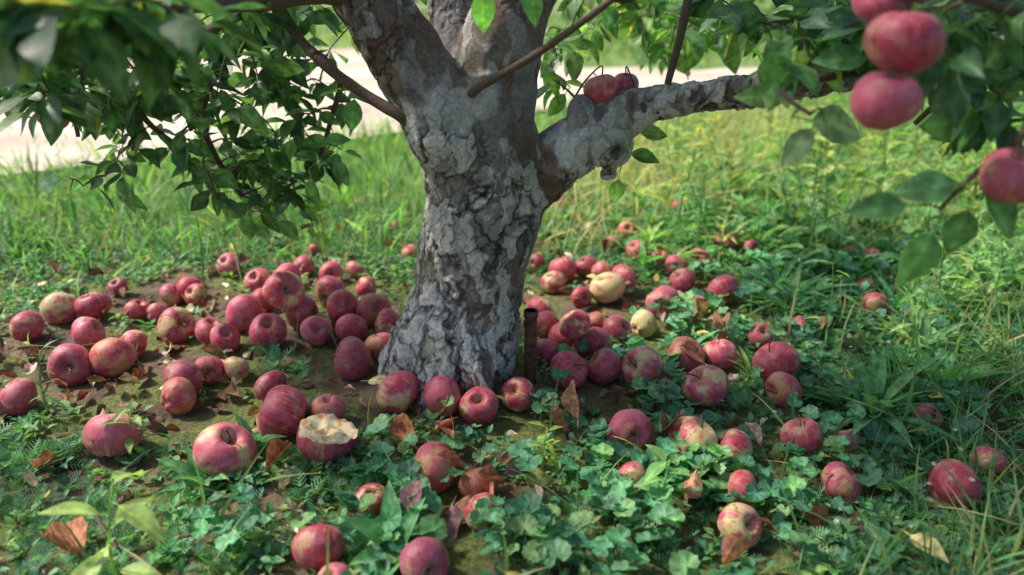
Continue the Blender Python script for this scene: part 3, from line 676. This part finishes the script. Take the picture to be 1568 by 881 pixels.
sb=B()
hang(1385,65,112,.88);hang(1355,155,104,.86);hang(1350,2,86,.98);hang(1550,270,94,.88);hang(920,137,54,1.5,(.1,.2,0));hang(958,130,42,1.56);hang(127,118,32,1.65);hang(82,178,48,1.7,(0,.3,.2))
sb.obj('apple_stalks',M_bark,parent=tree)
k=NT('rusty_iron'); tc=k.n('ShaderNodeTexCoord'); nz=k.noise(tc.outputs['Object'],60,5,.7)
bm=k.n('ShaderNodeBump',{'Height':nz,'Strength':.5,'Distance':.002})
M_rust=k.done(k.bsdf(Base_Color=k.mix(k.ramp(nz,.35,.65),(.07,.035,.03),(.20,.09,.065)),Roughness=.75,Metallic=.2,Normal=bm.outputs[0]).outputs[0])
b=B(); p,_=at_ground(812,585); zz=np.array([-.05,.0,.06,.12,.145,.147,.16,.16,.11]); rr=np.array([.0125,.0125,.0123,.0125,.0125,.0145,.0145,.010,.010])
tube(b,np.array([[p[0],p[1],p[2]+z] for z in zz]),rr,20,(1,1,1,1),False); b.obj('rusty_iron_stake',M_rust)
b=B()
for (u0,v0,u1,v1,w) in [(265,825,450,828,5),(60,590,80,515,2.5),(130,760,180,840,5),(440,800,560,812,3),(280,725,380,735,3),(1090,700,1180,770,3),(900,700,960,712,3),(200,640,260,655,2),(590,340,570,375,3),(960,585,1050,640,2)]:
    p0,t0=at_ground(u0,v0,.012);p1,_=at_ground(u1,v1,.012); m=(p0+p1)/2+rng.normal(0,.012,3); m[2]=HT(m[0],m[1])+.015
    P,R=spline([p0,m,p1],np.array([w,w*.8,w*.5])*t0/F/1.5,6); tube(b,P,R,6,CB,True,.1)
b.obj('fallen_twigs',M_bark)
def bgtree(x,y,h,seed,name='orchard_tree'):
    r=np.random.default_rng(seed); em=bpy.data.objects.new(name,None); scene.collection.objects.link(em)
    b=B(); P,R=spline([(x,y,-.1),(x+.05,y,.6),(x-.05,y,1.1),(x,y,h*.7)],[.16,.12,.10,.03],5); tube(b,P,R,10,CB,True,.06)
    cen=[]
    for i in range(9):
        a=i*.7+r.uniform(0,.3); e=np.array([x+math.cos(a)*h*.42,y+math.sin(a)*h*.42,h*(.35+.5*((i*7)%5)/5)])
        P,R=spline([(x,y,.9+.1*(i%3)),((x*.4+e[0]*.6),(y*.4+e[1]*.6),e[2]+.1),e],[.07,.04,.012],5); tube(b,P,R,6,CB); cen+=[e,P[6],P[8]]
    cen=np.array(cen); b.obj('trunk',M_bark,parent=em)
    f=B(); N=2200; c=cen[r.integers(0,len(cen),N)]; P=c+r.normal(0,1,(N,3))*h*.11
    P[:,2]=np.maximum(P[:,2],.35)
    d=nrm(r.normal(0,1,(N,3))+[0,0,-.5]); n=nrm(r.normal(0,.6,(N,3))+[0,0,1])
    f.inst(LEAFLO[0],P,frame(d,n),r.uniform(.08,.16,N),cols(N,DK+LG,.25)); f.obj('foliage',M_tree,parent=em)
for i,(x,y,h) in enumerate([(4.5,9.5,3.2),(9,9.8,3.4),(1.2,14,3.3),(-4,15,3.4),(6,15,3.2),(-9,15.5,3.4),(11.5,16,3.5),(-14,11,3.3),(3.2,22,3.5),(-3,22,3.3)]): bgtree(x,y,h,i)
f=B(); N=7000; x=rng.uniform(-45,45,N); P=np.stack([x,30+rng.normal(0,1.2,N),np.abs(rng.normal(0,1,N))*1.6*(1+.4*np.sin(x*.7)+.3*np.sin(x*1.9))],1)
f.inst(LEAFLO[0],P,frame(nrm(rng.normal(0,1,(N,3))),nrm(rng.normal(0,.6,(N,3))+[0,-.5,1])),rng.uniform(.3,.7,N),cols(N,DK+LG,.3)); f.obj('distant_hedgerow',M_tree)
f=B(); N=4000; x=rng.uniform(.5,9,N); P=np.stack([x,8.3+rng.normal(0,.5,N)+.2*x,np.abs(rng.normal(0,.3,N))*(1+.5*np.sin(x*2.1))],1)
f.inst(LEAFLO[0],P,frame(nrm(rng.normal(0,1,(N,3))),nrm(rng.normal(0,.6,(N,3))+[0,-.5,1])),rng.uniform(.07,.15,N),cols(N,LG+[(.2,.2,.1)],.3)); f.obj('shrub_border',M_tree)
# ------------------------------------------------------------------ light
sd=Vector((-.8,.25,0)).normalized(); el=math.radians(50); sdir=Vector((sd.x*math.cos(el),sd.y*math.cos(el),math.sin(el)))
L=bpy.data.lights.new('sun','SUN'); L.energy=5; L.angle=math.radians(5); L.color=(1,.93,.82)
lo=bpy.data.objects.new('sun',L); scene.collection.objects.link(lo); lo.rotation_euler=sdir.to_track_quat('Z','Y').to_euler(); lo.location=(-4,1,6)
w=bpy.data.worlds.new('World'); scene.world=w; w.use_nodes=True; nt=w.node_tree
sk=nt.nodes.new('ShaderNodeTexSky'); sk.sky_type='NISHITA'; sk.sun_disc=False; sk.sun_elevation=el; sk.sun_rotation=math.atan2(sd.x,sd.y)
sk.air_density=1.0; sk.dust_density=3.0
bg=nt.nodes['Background']; nt.links.new(sk.outputs[0],bg.inputs[0]); bg.inputs[1].default_value=.15
cam=bpy.data.cameras.new('camera'); co_=bpy.data.objects.new('camera',cam); scene.collection.objects.link(co_); scene.camera=co_
co_.location=C; co_.rotation_euler=(math.radians(90)-TILT,0,0); cam.lens=36*F/1568; cam.sensor_width=36; cam.clip_end=1500; cam.clip_start=.02
cam.dof.use_dof=True; cam.dof.focus_distance=1.46; cam.dof.aperture_fstop=2.1
scene.view_settings.view_transform='Standard'; scene.view_settings.look='None'; scene.view_settings.exposure=0
